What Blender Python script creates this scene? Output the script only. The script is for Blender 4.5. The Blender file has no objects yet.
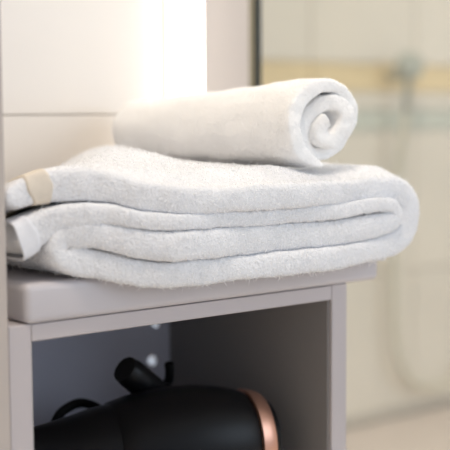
import bpy, bmesh, math, random
import numpy as np
from mathutils import Vector, Matrix, noise

random.seed(4)
rng = np.random.default_rng(7)
S = bpy.context.scene
COL = S.collection
Z0 = 0.50                       # underside of the bench top above the floor (metres)
FLOOR = 0.0
CEIL = 2.40

# ------------------------------------------------------------------ camera
FPX = 1187.17                   # focal length in pixels of a 450 px wide frame
yaw, pitch, roll = math.radians(38.806), math.radians(5.267), math.radians(-0.327)
cd = bpy.data.cameras.new('camera')
cam = bpy.data.objects.new('camera', cd)
COL.objects.link(cam)
S.camera = cam
cd.sensor_width = 36.0
cd.sensor_fit = 'HORIZONTAL'
cd.lens = FPX / 450 * 36.0
fw = Vector((math.sin(yaw) * math.cos(pitch), math.cos(yaw) * math.cos(pitch), -math.sin(pitch)))
rt = Vector((math.cos(yaw), -math.sin(yaw), 0))
up = rt.cross(fw)
r2 = math.cos(roll) * rt + math.sin(roll) * up
u2 = -math.sin(roll) * rt + math.cos(roll) * up
M = Matrix((r2, u2, -fw)).transposed().to_4x4()
M.translation = Vector((-0.41016, -0.72803, 0.14527 + Z0))
cam.matrix_world = M
cd.clip_start = 0.02
cd.dof.use_dof = True
cd.dof.focus_distance = 0.92
cd.dof.aperture_fstop = 4.5
cd.dof.aperture_blades = 0

# ------------------------------------------------------------------ world, lights, exposure
S.view_settings.view_transform = 'Standard'
S.view_settings.look = 'None'
S.view_settings.gamma = 1.0
S.view_settings.use_curve_mapping = False
S.view_settings.exposure = 0.0
W = bpy.data.worlds.new('daylight')
S.world = W
W.use_nodes = True
bg = W.node_tree.nodes['Background']
bg.inputs['Color'].default_value = (0.80, 0.88, 1.0, 1)
bg.inputs['Strength'].default_value = 0.65

def area(name, loc, target, size, energy, color, size_y=None):
    d = bpy.data.lights.new(name, 'AREA')
    d.energy = energy
    d.color = color
    d.size = size
    if size_y:
        d.shape = 'RECTANGLE'
        d.size_y = size_y
    else:
        d.shape = 'DISK'
    o = bpy.data.objects.new(name, d)
    COL.objects.link(o)
    o.location = loc
    o.rotation_euler = (Vector(target) - Vector(loc)).to_track_quat('-Z', 'Y').to_euler()
    return o

area('ceiling_downlight', (-0.14, -0.40, CEIL - 0.06), (0.10, 0.10, 0.3), 0.40, 19.0, (1.0, 0.90, 0.78))
area('shower_fill', (1.35, 0.45, CEIL - 0.06), (1.35, 0.60, 0), 0.30, 10.5, (1.0, 0.91, 0.80))  # unseen light added to brighten the shower background
area('window_daylight', (1.5, -2.0, 1.35), (0.5, 0.2, 0.5), 1.4, 18, (0.74, 0.86, 1.0), 1.3)

# ------------------------------------------------------------------ materials
def mat(name, col, rough=0.5, var=0.04, scale=8.0, metallic=0.0, bump=0.0, bscale=200.0,
        emit=None, estr=0.0, trans=0.0, spec=0.5, coat=0.0, sheen=0.0):
    m = bpy.data.materials.new(name)
    m.use_nodes = True
    nt = m.node_tree
    b = nt.nodes['Principled BSDF']
    b.inputs['Roughness'].default_value = rough
    b.inputs['Metallic'].default_value = metallic
    b.inputs['Specular IOR Level'].default_value = spec
    b.inputs['Coat Weight'].default_value = coat
    if sheen:
        b.inputs['Sheen Weight'].default_value = sheen
    tc = nt.nodes.new('ShaderNodeTexCoord')
    n = nt.nodes.new('ShaderNodeTexNoise')
    n.inputs['Scale'].default_value = scale
    n.inputs['Detail'].default_value = 4
    nt.links.new(tc.outputs['Object'], n.inputs['Vector'])
    cr = nt.nodes.new('ShaderNodeValToRGB')
    lo = [max(0, c * (1 - var)) for c in col]
    hi = [min(1, c * (1 + var)) for c in col]
    cr.color_ramp.elements[0].color = (*lo, 1)
    cr.color_ramp.elements[1].color = (*hi, 1)
    cr.color_ramp.elements[0].position = 0.3
    cr.color_ramp.elements[1].position = 0.7
    nt.links.new(n.outputs['Fac'], cr.inputs['Fac'])
    nt.links.new(cr.outputs['Color'], b.inputs['Base Color'])
    if bump:
        n2 = nt.nodes.new('ShaderNodeTexNoise')
        n2.inputs['Scale'].default_value = bscale
        nt.links.new(tc.outputs['Object'], n2.inputs['Vector'])
        bp = nt.nodes.new('ShaderNodeBump')
        bp.inputs['Strength'].default_value = bump
        bp.inputs['Distance'].default_value = 0.002
        nt.links.new(n2.outputs['Fac'], bp.inputs['Height'])
        nt.links.new(bp.outputs['Normal'], b.inputs['Normal'])
    if emit:
        b.inputs['Emission Color'].default_value = (*emit, 1)
        b.inputs['Emission Strength'].default_value = estr
    if trans:
        t = nt.nodes.new('ShaderNodeBsdfTranslucent')
        nt.links.new(cr.outputs['Color'], t.inputs['Color'])
        mx = nt.nodes.new('ShaderNodeMixShader')
        mx.inputs['Fac'].default_value = trans
        nt.links.new(b.outputs['BSDF'], mx.inputs[1])
        nt.links.new(t.outputs['BSDF'], mx.inputs[2])
        nt.links.new(mx.outputs['Shader'], nt.nodes['Material Output'].inputs['Surface'])
    return m

MT = dict(
    laminate=mat('pale_laminate', (0.49, 0.445, 0.45), 0.45, 0.02, 5),
    shaded_side=mat('shaded_laminate', (0.26, 0.245, 0.24), 0.6, 0.04, 6),  # cabinet laminate darkened, the niche's shade put into the colour
    inside=mat('daylit_laminate', (0.74, 0.75, 0.87), 0.55, 0.04, 6),  # same laminate paled and blued, daylight on the niche back put in
    bench=mat('cream_bench', (0.53, 0.50, 0.52), 0.38, 0.02, 4),
    tall=mat('tall_panel', (0.50, 0.44, 0.40), 0.5, 0.02, 3),
    tile=mat('cream_tile', (0.90, 0.83, 0.75), 0.30, 0.03, 3),
    grout=mat('grout', (0.84, 0.77, 0.69), 0.9, 0.05, 40),
    shower_tile=mat('beige_shower_tile', (0.82, 0.755, 0.665), 0.35, 0.05, 2.5),
    yellow_tile=mat('ochre_border_tile', (0.86, 0.69, 0.43), 0.35, 0.12, 6),
    green_tile=mat('sage_border_tile', (0.64, 0.66, 0.59), 0.35, 0.08, 6),
    floor_tile=mat('rose_beige_floor_tile', (0.68, 0.59, 0.54), 0.45, 0.05, 3),
    skirt=mat('grey_skirting', (0.60, 0.545, 0.48), 0.5, 0.05, 4),
    plaster=mat('white_plaster', (0.80, 0.77, 0.72), 0.8, 0.02, 4),
    jamb=mat('beige_jamb', (0.66, 0.58, 0.52), 0.5, 0.03, 3),
    bronze=mat('bronze_profile', (0.34, 0.28, 0.17), 0.4, 0.05, 10),
    gasket=mat('dark_gasket', (0.018, 0.024, 0.022), 0.5, 0.1, 20),
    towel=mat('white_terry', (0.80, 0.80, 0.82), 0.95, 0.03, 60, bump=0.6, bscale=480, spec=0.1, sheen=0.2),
    soft=mat('lit_smooth_terry', (0.97, 0.96, 0.95), 0.95, 0.02, 60, bump=0.35, bscale=380, spec=0.1, sheen=0.4),  # smoother towel, whitened in place of light falling on the roll
    soft_pile=mat('lit_smooth_pile', (0.98, 0.975, 0.97), 1.0, 0.01, 300, trans=0.5, spec=0.0),  # pile of the roll, whitened for the same light
    pile=mat('white_terry_pile', (0.955, 0.955, 0.965), 1.0, 0.01, 300, trans=0.5, spec=0.0),
    hem=mat('woven_hem', (0.80, 0.80, 0.83), 0.8, 0.03, 80, bump=0.3, bscale=1500, spec=0.1),
    hem_warm_lit=mat('warm_lit_hem', (0.74, 0.66, 0.56), 0.8, 0.06, 80, bump=0.3, bscale=1500, spec=0.1),  # warm light on the towel fold put into the beige
    tag=mat('satin_tag', (0.42, 0.40, 0.40), 0.5, 0.05, 80),
    black=mat('black_plastic', (0.004, 0.004, 0.005), 0.38, 0.1, 20, spec=0.22),
    rubber=mat('black_rubber', (0.005, 0.005, 0.005), 0.6, 0.1, 40, spec=0.2),
    copper=mat('rose_copper', (0.62, 0.34, 0.25), 0.35, 0.04, 20, metallic=0.85),
    chrome=mat('chrome', (0.85, 0.85, 0.86), 0.12, 0.02, 10, metallic=1.0),
    satin=mat('satin_steel', (0.48, 0.49, 0.46), 0.35, 0.05, 10, metallic=0.8),
    fitting=mat('grey_fitting', (0.42, 0.43, 0.38), 0.5, 0.05, 10),
    hose=mat('dull_hose', (0.70, 0.66, 0.55), 0.5, 0.05, 50),
    glow=mat('lamp_diffuser', (0.9, 0.9, 0.88), 0.5, 0.01, 3, emit=(1.0, 0.96, 0.90), estr=3.0),
)
g = bpy.data.materials.new('shower_glass')
g.use_nodes = True
nt = g.node_tree
nt.nodes.remove(nt.nodes['Principled BSDF'])
tr = nt.nodes.new('ShaderNodeBsdfTransparent')
tr.inputs['Color'].default_value = (0.96, 0.97, 0.955, 1)
gl = nt.nodes.new('ShaderNodeBsdfGlossy')
gl.inputs['Roughness'].default_value = 0.02
mx = nt.nodes.new('ShaderNodeMixShader')
mx.inputs['Fac'].default_value = 0.05
nt.links.new(tr.outputs[0], mx.inputs[1])
nt.links.new(gl.outputs[0], mx.inputs[2])
nt.links.new(mx.outputs[0], nt.nodes['Material Output'].inputs['Surface'])
MT['glass'] = g

# ------------------------------------------------------------------ helpers
def obj(name, me, m, parent=None):
    o = bpy.data.objects.new(name, me)
    COL.objects.link(o)
    if m is not None and not me.materials:
        me.materials.append(MT[m])
    if parent is not None:
        o.parent = parent
        o.matrix_parent_inverse = Matrix()
    return o

def tag(o, label, cat, group=None):
    o['label'] = label
    o['category'] = cat
    if group:
        o['group'] = group
    return o

def empty(name, loc, label, cat, rz=0.0):
    o = bpy.data.objects.new(name, None)
    COL.objects.link(o)
    o.location = loc
    o.rotation_euler = (0, 0, rz)
    o.empty_display_size = 0.05
    return tag(o, label, cat)

def struct(o):
    o['kind'] = 'structure'
    return o

def bm_mesh(bm, name='m', smooth=None):
    bmesh.ops.recalc_face_normals(bm, faces=bm.faces)
    me = bpy.data.meshes.new(name)
    bm.to_mesh(me)
    bm.free()
    if smooth is not None:
        for p in me.polygons:
            p.use_smooth = True
        me.set_sharp_from_angle(angle=math.radians(smooth))
    return me

def box(x0, x1, y0, y1, z0, z1, bev=0.0, seg=2):
    bm = bmesh.new()
    bmesh.ops.create_cube(bm, size=1)
    for v in bm.verts:
        v.co = Vector(((x0 + x1) / 2 + v.co.x * (x1 - x0), (y0 + y1) / 2 + v.co.y * (y1 - y0),
                       (z0 + z1) / 2 + v.co.z * (z1 - z0)))
    if bev:
        bmesh.ops.bevel(bm, geom=bm.edges[:], offset=bev, segments=seg, profile=0.5, affect='EDGES')
    return bm_mesh(bm, smooth=35 if bev else None)

def lathe(prof, seg=48, squash=None):
    """profile of (t, r) along +X; squash(t) gives the height factor for a flattened section"""
    bm = bmesh.new()
    rings = []
    for t, r in prof:
        k = squash(t) if squash else (1, 1)
        rings.append([bm.verts.new((t, r * k[0] * math.cos(a), r * k[1] * math.sin(a)))
                      for a in (2 * math.pi * i / seg for i in range(seg))])
    for a, b in zip(rings, rings[1:]):
        for i in range(seg):
            j = (i + 1) % seg
            bm.faces.new((a[i], a[j], b[j], b[i]))
    bm.faces.new(rings[0][::-1])
    bm.faces.new(rings[-1])
    return bm_mesh(bm, smooth=40)

def smooth_path(pts, n):
    """Catmull-Rom through pts"""
    P = [Vector(p) for p in pts]
    P = [2 * P[0] - P[1]] + P + [2 * P[-1] - P[-2]]
    out = []
    m = len(P) - 3
    for i in range(m):
        a, b, c, d = P[i:i + 4]
        for k in range(n):
            t = k / n
            out.append(0.5 * ((2 * b) + (c - a) * t + (2 * a - 5 * b + 4 * c - d) * t * t
                              + (3 * b - a - 3 * c + d) * t ** 3))
    out.append(P[-2].copy())
    return out

def tube(pts, rad, seg=10, n=8):
    path = smooth_path(pts, n)
    bm = bmesh.new()
    rings = []
    nrm = None
    for i, p in enumerate(path):
        t = (path[min(i + 1, len(path) - 1)] - path[max(i - 1, 0)]).normalized()
        if nrm is None:
            nrm = t.orthogonal().normalized()
        nrm = (nrm - t * nrm.dot(t)).normalized()
        bn = t.cross(nrm)
        r = rad(i / (len(path) - 1)) if callable(rad) else rad
        rings.append([bm.verts.new(p + r * (math.cos(a) * nrm + math.sin(a) * bn))
                      for a in (2 * math.pi * k / seg for k in range(seg))])
    for a, b in zip(rings, rings[1:]):
        for i in range(seg):
            j = (i + 1) % seg
            bm.faces.new((a[i], a[j], b[j], b[i]))
    bm.faces.new(rings[0][::-1])
    bm.faces.new(rings[-1])
    return bm_mesh(bm, smooth=50)

def sstep(a, b, x):
    t = np.clip((x - a) / (b - a), 0, 1)
    return t * t * (3 - 2 * t)

# ------------------------------------------------------------------ the room
floor = struct(obj('floor', box(-1.6, 2.6, -2.4, 1.12, -0.08, -0.004), 'grout'))
struct(obj('ceiling', box(-1.6, 2.6, -2.4, 1.12, CEIL, CEIL + 0.08), 'plaster'))
wall_back = struct(obj('wall_back', box(-1.6, 0.349, 0.273, 0.345, 0.0, CEIL), 'grout'))
wall_far = struct(obj('wall_far', box(0.0, 2.6, 1.008, 1.10, 0.0, CEIL), 'grout'))
struct(obj('wall_left', box(-1.68, -1.6, -2.4, 0.345, 0.0, CEIL), 'plaster'))
struct(obj('wall_right', box(2.6, 2.68, -2.4, 1.10, 0.0, CEIL), 'plaster'))

def tiles(parent, m, xs, zs, yfront, depth, name='tile', gap=0.003):
    cache = {}
    for (x0, x1) in xs:
        for (z0, z1) in zs:
            w, h = round(x1 - x0 - gap, 5), round(z1 - z0 - gap, 5)
            if (w, h) not in cache:
                cache[(w, h)] = box(-w / 2, w / 2, 0, depth, -h / 2, h / 2, 0.0005, 1)
            o = obj(name, cache[(w, h)], m, parent)
            o.location = ((x0 + x1) / 2, yfront, (z0 + z1) / 2)

# large cream tiles of the wall behind the bench; one joint shows at z = 0.647
tiles(wall_back, 'tile', [(-0.25, 0.352)], [(0.347, 0.647), (0.647, 0.947)], 0.265, 0.0085, gap=0.0011)
# the far wall of the shower: beige tiles with two border rows
XS = [(0.60, 0.90), (0.90, 1.20), (1.20, 1.50), (1.50, 1.80)]
tiles(wall_far, 'shower_tile', XS, [(0.012, 0.312), (0.312, 0.612)], 1.0, 0.009)
tiles(wall_far, 'shower_tile', XS, [(0.656, 0.692), (0.750, 1.05)], 1.0, 0.009)
tiles(wall_far, 'green_tile', XS, [(0.612, 0.656)], 0.999, 0.010, 'border_tile')
tiles(wall_far, 'yellow_tile', XS, [(0.692, 0.750)], 0.999, 0.010, 'border_tile')
# floor tiles seen beside the cabinet
fm = box(-0.1485, 0.1485, -0.1485, 0.1485, -0.005, 0, 0.001, 1)
for i in range(4):
    for j in range(3):
        o = obj('floor_tile', fm, 'floor_tile', floor)
        o.location = (0.75 + 0.3 * i, 0.235 + 0.3 * j, 0.0)
struct(obj('baseboard_far', box(0.4, 2.6, 0.988, 0.9995, 0.0, 0.022, 0.003), 'skirt'))
# tall panel standing against the left end of the bench
struct(obj('trim_1', box(-0.34, -0.0195, -0.003, 0.019, 0.0, 2.1, 0.0012), 'tall'))
# beige jamb, bronze profile and dark gasket that hold the shower glass
struct(obj('trim_2', box(0.353, 0.4435, 0.288, 0.345, 0.0, 2.1, 0.002), 'jamb'))
struct(obj('trim_3', box(0.444, 0.4575, 0.296, 0.335, 0.0, 2.1, 0.0015), 'bronze'))
struct(obj('trim_4', box(0.458, 0.4665, 0.294, 0.330, 0.0, 2.1, 0.0015), 'gasket'))
struct(obj('window_1', box(0.4665, 1.45, 0.306, 0.314, 0.01, 2.05), 'glass'))

# lamp at the end of the cream wall
lamp = empty('wall_lamp', (0.3275, 0.262, Z0 + 0.03),
             'tall frosted strip lamp glowing white at the end of the cream tiled wall', 'lamp')
obj('diffuser', box(-0.022, 0.022, -0.016, -0.004, 0.0, 1.1, 0.005), 'glow', lamp)
obj('housing', box(-0.018, 0.018, -0.004, 0.003, 0.004, 1.096, 0.001), 'plaster', lamp)

# ------------------------------------------------------------------ bench cabinet
IW = 0.2925                      # clear width between the side panels
T = 0.018
DEP = 0.245
cab = empty('bench_cabinet', (IW / 2, DEP / 2, 0.0),
            'open pale laminate bench cabinet under the towels, light and shade coloured into its inside', 'cabinet')
cx, cy = IW / 2, DEP / 2
def cpart(name, x0, x1, y0, y1, z0, z1, m, bev=0.0006):
    o = obj(name, box(x0 - cx, x1 - cx, y0 - cy, y1 - cy, z0, z1, bev, 1), m, cab)
    return o
ZT = Z0 - 0.0125
cpart('side_panel', -T, 0, 0, DEP, 0.0, Z0, 'laminate')
cpart('side_panel', IW, IW + T, 0, DEP, 0.0, Z0, 'laminate')
cpart('top_panel', 0.0002, IW - 0.0002, 0, DEP, ZT, Z0 - 0.0003, 'laminate')
SH = Z0 - 0.190
cpart('shelf', 0.0002, IW - 0.0002, 0.004, DEP - 0.012, SH - 0.016, SH, 'laminate')
cpart('plinth', 0.0002, IW - 0.0002, 0.012, 0.028, 0.0, 0.06, 'laminate')
cpart('bottom_panel', 0.0002, IW - 0.0002, 0.0, DEP - 0.012, 0.06, 0.078, 'laminate')
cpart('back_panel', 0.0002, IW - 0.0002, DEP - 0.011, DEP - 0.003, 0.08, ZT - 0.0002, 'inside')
# thin sheets on the niche sides, shade put into their darker grey
cpart('side_shade', 0.0002, 0.0022, 0.003, DEP - 0.0112, SH + 0.0002, ZT - 0.0002, 'shaded_side', 0.0003)
cpart('side_shade', IW - 0.0022, IW - 0.0002, 0.003, DEP - 0.0112, SH + 0.0002, ZT - 0.0002, 'shaded_side', 0.0003)
# screw caps on the back panel
dome = lathe([(-0.004, 0.0035), (0.0, 0.0046), (0.0012, 0.0054), (0.00125, 0.0050), (0.0014, 0.0028), (0.00145, 0.0006)], 20)
for px, pz in ((0.267, -0.0985), (0.2715, -0.0605)):
    o = obj('screw_cap', dome, 'chrome', cab)
    o.location = (px - cx, DEP - 0.0135 - cy, Z0 + pz)
    o.rotation_euler = Vector((-0.30, -0.94, 0.21)).to_track_quat('X', 'Z').to_euler()

# bench top with rounded edges
bm = bmesh.new()
bmesh.ops.create_cube(bm, size=1)
BX0, BX1, BY0, BY1, BH = -0.0055, 0.3475, -0.003, 0.2605, 0.0285
for v in bm.verts:
    v.co = Vector(((BX0 + BX1) / 2 + v.co.x * (BX1 - BX0), (BY0 + BY1) / 2 + v.co.y * (BY1 - BY0), BH / 2 + v.co.z * BH))
bmesh.ops.bevel(bm, geom=bm.edges[:], offset=0.0055, segments=5, profile=0.5, affect='EDGES')
bt = obj('bench_top', bm_mesh(bm, smooth=40), 'bench', cab)
bt.location = (-cx, -cy, Z0)
bt['label'] = 'thick cream bench top with rounded edges'

# ------------------------------------------------------------------ terry towels
SQ = 0.56
def ribbon(path, half, yf, yb, ny=26, nc=8, warp=None, amp=0.0012, end=2):
    """thick soft strip along path (x,z) with rounded long edges; returns verts, quads, outer flag per quad"""
    path = np.array(path)
    N = len(path)
    tan = np.gradient(path, axis=0)
    tan /= np.linalg.norm(tan, axis=1)[:, None]
    nrm = np.stack([-tan[:, 1], tan[:, 0]], 1)
    V, front = [], []
    for i in range(N):
        h = half[i]
        y0, y1 = yf[i], yb[i]
        ed = 0.72 * h
        ring = []
        e = 1.0
        if i < end:
            e = math.sqrt(max(0.02, 1 - ((end - i) / end) ** 2))
        if i > N - 1 - end:
            e = math.sqrt(max(0.02, 1 - ((i - (N - 1 - end)) / end) ** 2))
        hh = h * max(e, 0.25)
        for k in range(ny):                                  # outer face, front to back
            u = k / (ny - 1)
            ring.append((y0 + ed + (y1 - y0 - 2 * ed) * u, hh, 0))
        for k in range(1, nc):                               # back edge
            a = math.pi * k / nc
            ring.append((y1 - ed + ed * math.sin(a) ** SQ, hh * math.copysign(abs(math.cos(a)) ** SQ, math.cos(a)), 2))
        for k in range(ny):
            u = 1 - k / (ny - 1)
            ring.append((y0 + ed + (y1 - y0 - 2 * ed) * u, -hh, 1))
        for k in range(1, nc):                               # front edge
            a = math.pi * k / nc
            ring.append((y0 + ed - ed * math.sin(a) ** SQ, -hh * math.copysign(abs(math.cos(a)) ** SQ, math.cos(a)), 3))
        for y, n, f in ring:
            V.append((path[i, 0] + nrm[i, 0] * n, y, path[i, 1] + nrm[i, 1] * n))
        front = [r[2] for r in ring]
    Mn = len(front)
    V = np.array(V)
    if warp:
        V = warp(V)
    for i in range(len(V)):
        p = Vector(V[i])
        d = noise.noise_vector(p * 34) * amp * 1.3 + noise.noise_vector(p * 110 + Vector((3, 7, 1))) * amp * 0.6
        V[i] += np.array(d)
    Q, fl, sidx = [], [], []
    for i in range(N - 1):
        for j in range(Mn):
            k = (j + 1) % Mn
            Q.append((i * Mn + j, i * Mn + k, (i + 1) * Mn + k, (i + 1) * Mn + j))
            fl.append(front[j])
            sidx.append(i)
    caps = [tuple(range(Mn)), tuple(range((N - 1) * Mn, N * Mn))[::-1]]
    return V, Q, caps, np.array(fl), np.array(sidx)

def mesh_of(V, F, name):
    me = bpy.data.meshes.new(name)
    me.from_pydata([tuple(v) for v in V], [], F)
    me.update()
    bm = bmesh.new()
    bm.from_mesh(me)
    bmesh.ops.recalc_face_normals(bm, faces=bm.faces)
    bm.to_mesh(me)
    bm.free()
    for p in me.polygons:
        p.use_smooth = True
    return me

def pile_mesh(V, Q, keep, count, length, width, name):
    """short terry loops standing on the kept quads, as thin single blades"""
    Qa = np.array(Q)[keep]
    A, B, C, D = V[Qa[:, 0]], V[Qa[:, 1]], V[Qa[:, 2]], V[Qa[:, 3]]
    n = np.cross(C - A, D - B)
    ar = np.linalg.norm(n, axis=1)
    n /= ar[:, None] + 1e-12
    ctr = V.mean(0)
    pick = rng.choice(len(Qa), count, p=ar / ar.sum())
    u, v = rng.random((count, 1)), rng.random((count, 1))
    P = (A[pick] * (1 - u) + B[pick] * u) * (1 - v) + (D[pick] * (1 - u) + C[pick] * u) * v
    nn = n[pick]
    dirv = nn + rng.normal(0, 0.55, (count, 3))
    dirv[:, 2] -= 0.15
    dirv /= np.linalg.norm(dirv, axis=1)[:, None]
    L = length * (0.5 + rng.random((count, 1)) * 0.9)
    t1 = np.cross(dirv, rng.normal(0, 1, (count, 3)))
    t1 /= np.linalg.norm(t1, axis=1)[:, None]
    w = width
    base = P - nn * 0.0004
    tip = base + dirv * L + t1 * L * rng.normal(0, 0.35, (count, 1))
    v0 = base + t1 * w
    v1 = base - t1 * w
    verts = np.stack([v0, v1, tip], 1).reshape(-1, 3)
    F = np.arange(count * 3).reshape(-1, 3)
    me = bpy.data.meshes.new(name)
    me.vertices.add(len(verts))
    me.vertices.foreach_set('co', verts.astype(np.float32).ravel())
    me.loops.add(F.size)
    me.loops.foreach_set('vertex_index', F.astype(np.int32).ravel())
    me.polygons.add(len(F))
    me.polygons.foreach_set('loop_start', np.arange(0, F.size, 3, dtype=np.int32))
    me.polygons.foreach_set('use_smooth', np.ones(len(F), dtype=bool))
    me.update(calc_edges=True)
    return me

def resample(pts, n):
    P = smooth_path([(p[0], p[1], p[2]) for p in pts], 16)      # (x, z, half)
    P = np.array([tuple(p) for p in P])
    d = np.r_[0, np.cumsum(np.linalg.norm(np.diff(P[:, :2], axis=0), axis=1))]
    s = np.linspace(0, d[-1], n)
    return np.stack([np.interp(s, d, P[:, k]) for k in range(3)], 1)

# --- the folded towel: A (top) > right fold > D (bottom) > left fold > C > inner fold > B
zD, zC, zB, zA = 0.0385, 0.0595, 0.0765, 0.0925
ctrl = [(-0.014, 0.0845, .0075), (-0.007, 0.0885, .0090), (0.010, 0.0940, .0108), (0.035, 0.0965, .0122), (0.08, 0.0955, .0112), (0.13, zA, .0102),
        (0.20, zA, .0102), (0.27, zA - .001, .0105), (0.318, zA - .003, .0108), (0.351, 0.0855, .0112), (0.3625, 0.067, .0140), (0.356, 0.0490, .0118),
        (0.330, zD + .0015, .0100), (0.28, zD, .0095), (0.20, zD, .0095), (0.12, zD, .0095), (0.065, zD, .0098),
        (0.042, 0.0405, .0105), (0.027, 0.0478, .0115), (0.0275, 0.0565, .0110), (0.042, 0.0612, .0105), (0.07, zC + .001, .0108), (0.12, zC, .0112), (0.20, zC, .0112), (0.28, zC - .001, .0105),
        (0.326, 0.0590, .0090), (0.3405, 0.0640, .0068), (0.336, 0.0718, .0062), (0.318, 0.0757, .0060),
        (0.25, zB, .0060), (0.18, zB, .0060), (0.11, zB + .001, .0060), (0.06, 0.0775, .0065), (0.03, 0.0730, .0090), (0.012, 0.0665, .0112), (0.000, 0.0605, .0128), (-0.0065, 0.0580, .0130)]
RS = resample(ctrl, 420)
RS[:, 2] *= 1.03
path, half = RS[:, :2], RS[:, 2]
xs = path[:, 0]
sarr = np.linspace(0, 1, len(RS))
yf = 0.003 - 0.036 * sstep(-0.005, 0.12, xs) + 0.0025 * np.sin(sarr * 31) + 0.004 * sstep(0.30, 0.36, xs)
yb = np.full(len(RS), 0.222) + 0.004 * np.sin(sarr * 23)
def fold_warp(V):
    sag = 0.0110 * sstep(0.002, -0.022, V[:, 1]) * sstep(0.015, 0.11, V[:, 0]) * (1 - 0.35 * sstep(0.24, 0.34, V[:, 0]))
    V[:, 2] -= sag
    # the roll presses a shallow trough into the top
    top = sstep(0.085, 0.105, V[:, 2])
    V[:, 2] -= 0.0065 * top * np.exp(-((V[:, 0] - 0.276 + 0.13 * V[:, 1]) / 0.026) ** 2)
    # the heap rises a little towards the left back
    V[:, 2] += 0.014 * top * np.exp(-((V[:, 0] - 0.55 * V[:, 1] - 0.092) / 0.05) ** 2) * sstep(0.0, 0.10, V[:, 1])
    q = V[:, 0] - 0.55 * V[:, 1]
    drop = 0.030 * sstep(0.0, 0.10, V[:, 1]) * sstep(0.072, -0.03, q)
    V[:, 2] -= drop * np.clip((V[:, 2] - 0.0285) / 0.08, 0, 1)
    return V
V, Q, caps, fl, si = ribbon(path, half, yf, yb, warp=fold_warp)
towel = empty('folded_towel', (0.17, 0.10, Z0 + 0.0293),
              'thick white terry bath towel folded in four layers on the bench top', 'towel')
Vl = V - np.array([0.17, 0.10, 0.0285])
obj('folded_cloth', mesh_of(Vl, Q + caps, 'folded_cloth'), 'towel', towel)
okb = (si > 10) | (si < 5)
okb &= si < len(RS) - 6
iA = si < len(RS) * 0.60                                         # outer wrap: top, right fold, bottom, left fold
keep = (((fl == 0) & iA) | (fl == 3)) & okb
pm = obj('terry_pile', pile_mesh(Vl, Q, keep, 170000, 0.0048, 0.00036, 'folded_pile'), 'pile', towel)
pm['kind'] = 'stuff'

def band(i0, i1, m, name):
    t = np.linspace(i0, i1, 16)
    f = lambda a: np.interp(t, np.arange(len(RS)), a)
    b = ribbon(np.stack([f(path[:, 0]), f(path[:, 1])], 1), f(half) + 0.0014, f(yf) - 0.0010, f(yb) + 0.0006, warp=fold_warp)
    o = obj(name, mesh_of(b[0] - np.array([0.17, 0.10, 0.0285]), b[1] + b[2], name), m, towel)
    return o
bandA = band(5.2, 10.5, 'hem_warm_lit', 'warm_lit_band')
bandA['label'] = 'flat woven band with warm light put into its beige'
band(len(RS) - 5.2, len(RS) - 0.4, 'hem', 'hem')

# --- the rolled towel on top
R0, hh = 0.0425, 0.0064
turns = 2.36
th = np.linspace(0, turns * 2 * math.pi, 240)
rad = R0 - hh - (2 * hh - 0.0002) * th / (2 * math.pi)
rad = np.maximum(rad, 0.002)
a0 = math.radians(-98)
ang = a0 - th                                                   # clockwise from the bottom, seen from the near end
pth = np.stack([rad * np.cos(ang), rad * np.sin(ang)], 1)
inner = sstep(5.2, 7.0, th)
pth = pth * (1 + inner * (0.10 * np.cos(2 * ang - 2.4) + 0.05 * np.sin(3 * ang)))[:, None]
pth = pth + np.stack([0.0028 * inner, -0.0026 * inner], 1)
hv = np.full(len(th), hh) * (1 + 0.06 * np.sin(th * 1.7)) * (0.45 + 0.55 * sstep(0, 0.8, th))
ryf = -0.004 * np.sin(th * 0.8) + 0.006 * sstep(0, 7, th) - 0.010 * sstep(7, 15, th)
RL = 0.236
ryb = RL + 0.003 * np.sin(th)
def roll_warp(V):
    k = 1.0 - 0.20 * np.clip(V[:, 1] / RL, 0, 1) ** 1.0
    k = k + 0.02 * np.exp(-((V[:, 1] - 0.03) / 0.03) ** 2)
    V[:, 0] *= k
    V[:, 2] = (V[:, 2] + R0) * k - R0
    V[:, 1] -= 0.32 * V[:, 0] * np.clip(1 - V[:, 1] / 0.12, 0, 1)
    return V
V2, Q2, caps2, fl2, si2 = ribbon(pth, hv, ryf, ryb, ny=22, warp=roll_warp, amp=0.0016)
rolled = empty('rolled_towel', (0.2790, -0.010, Z0 + 0.1392),
               'white towel rolled up tightly, lying on top of the folded towel', 'towel', math.radians(7.5))
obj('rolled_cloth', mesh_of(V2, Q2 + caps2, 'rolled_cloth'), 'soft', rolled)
keep2 = ((fl2 == 0) & (si2 < 110)) | (fl2 == 3)
pm2 = obj('terry_pile', pile_mesh(V2, Q2, keep2, 90000, 0.0024, 0.00020, 'rolled_pile'), 'soft_pile', rolled)
pm2['kind'] = 'stuff'

# ------------------------------------------------------------------ hair dryer in the niche
AX = Vector((-0.956, 0.292, 0)).normalized()
dry = empty('hair_dryer', (0.243, 0.052, SH),
            'black hair dryer with a copper ring lying in the open niche', 'hair dryer',
            math.atan2(AX.y, AX.x))
AZ = 0.0532                                                      # axis height above the shelf
def dpart(name, me, m, parent=dry, loc=(0, 0, AZ)):
    o = obj(name, me, m, parent)
    o.location = loc
    return o
barrel = dpart('barrel', lathe([(0.004, 0.0410), (0.008, 0.0432), (0.016, 0.0462), (0.03, 0.0495), (0.05, 0.0520), (0.07, 0.0525),
                                (0.09, 0.0515), (0.11, 0.0480), (0.125, 0.0440), (0.128, 0.040)]), 'black')
dpart('accent_ring', lathe([(-0.010, 0.0375), (-0.0095, 0.0400), (-0.008, 0.0412), (-0.003, 0.0430), (0.002, 0.0442), (0.0042, 0.0446), (0.005, 0.042)]), 'copper')
dpart('intake_grille', lathe([(-0.019, 0.010), (-0.0185, 0.026), (-0.016, 0.034), (-0.012, 0.036)]), 'black')
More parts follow.
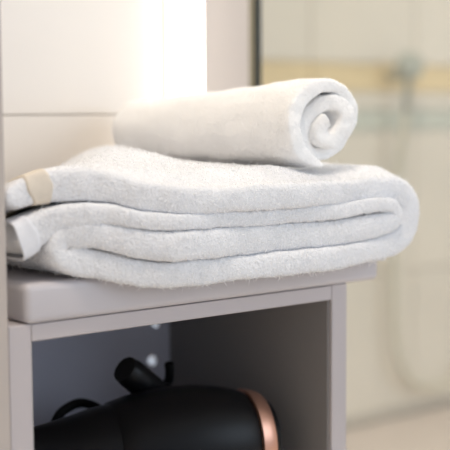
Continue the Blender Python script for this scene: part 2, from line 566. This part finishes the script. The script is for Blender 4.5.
noz = dpart('nozzle', lathe([(0.122, 0.0400), (0.126, 0.0425), (0.14, 0.0405), (0.16, 0.0360), (0.185, 0.0315), (0.21, 0.0275), (0.228, 0.0255), (0.230, 0.0235)], 40,
            lambda t: (1 - 0.45 * float(sstep(0.13, 0.22, np.array(t))), 1.0)), 'black')
# the handle lies towards the back of the niche (local -Y)
hm = tube([(0.075, -0.030, 0.0), (0.078, -0.060, -0.004), (0.080, -0.095, -0.012), (0.081, -0.118, -0.016)],
          lambda t: 0.0200 - 0.0035 * math.sin(t * math.pi), 20, 6)
dpart('handle', hm, 'black')
sw = dpart('switch', box(0.062, 0.066, -0.085, -0.065, -0.012, 0.002, 0.0012), 'rubber')
inv = Matrix.Rotation(-math.atan2(AX.y, AX.x), 4, 'Z')
def loc_of(x, y, z):                                            # niche point (x, y, height over underside of top) to dryer space
    return tuple(inv @ (Vector((x, y, z + Z0)) - Vector((0.243, 0.052, SH))))
cord_pts = [loc_of(0.215, 0.185, -0.165), loc_of(0.18, 0.205, -0.178), loc_of(0.12, 0.185, -0.172), loc_of(0.101, 0.155, -0.145),
            loc_of(0.1075, 0.15, -0.116), loc_of(0.121, 0.15, -0.1068), loc_of(0.137, 0.15, -0.1065), loc_of(0.158, 0.15, -0.119),
            loc_of(0.180, 0.145, -0.140), loc_of(0.205, 0.14, -0.135), loc_of(0.207, 0.125, -0.108), loc_of(0.196, 0.108, -0.099)]
dpart('power_cord', tube(cord_pts, 0.0042, 10, 8), 'rubber', loc=(0, 0, 0))
plug = dpart('plug', tube([loc_of(0.190, 0.102, -0.0955), loc_of(0.178, 0.100, -0.0905), loc_of(0.163, 0.099, -0.0830), loc_of(0.1535, 0.0985, -0.0755), loc_of(0.1440, 0.098, -0.0680)],
             lambda t: 0.0080 + 0.0050 * float(sstep(0.1, 0.55, np.array(t))) - 0.0012 * float(sstep(0.8, 1, np.array(t))), 12, 5), 'black', loc=(0, 0, 0))
dpart('strain_relief', tube([loc_of(0.2015, 0.118, -0.094), loc_of(0.2005, 0.112, -0.088), loc_of(0.1985, 0.108, -0.080), loc_of(0.1965, 0.106, -0.072)], 0.0042, 10, 5), 'rubber', loc=(0, 0, 0))

# ------------------------------------------------------------------ shower fittings on the far wall
hs = empty('hand_shower', (1.408, 0.93, Z0 + 0.16),
           'grey hand shower with a hanging hose, blurred on the far shower wall', 'hand shower')
bm = bmesh.new()
head = lathe([(-0.012, 0.020), (-0.010, 0.026), (0.0, 0.030), (0.012, 0.028), (0.022, 0.016), (0.026, 0.008)], 28)
o = obj('shower_head', head, 'fitting', hs)
o.location = (0, 0, 0.085)
o.rotation_euler = (0, math.radians(20), math.radians(60))
obj('handle', tube([(0, 0.0, 0.075), (0.002, 0.008, 0.04), (0.003, 0.012, -0.01)], 0.008, 12, 6), 'fitting', hs)
obj('holder', tube([(0.002, 0.004, 0.066), (0.008, 0.035, 0.066), (0.014, 0.069, 0.066)], 0.010, 12, 4), 'fitting', hs)
obj('hose', tube([(.003, .012, -.01), (.0, .02, -.08), (-.004, .03, -.17), (-.004, .035, -.30), (-.002, .035, -.43), (.010, .035, -.515),
                  (.040, .035, -.572), (.085, .035, -.594), (.176, .035, -.607), (.25, .035, -.56), (.29, .035, -.45), (.30, .04, -.25), (.30, .066, -.20)], 0.0085, 12, 8), 'hose', hs)
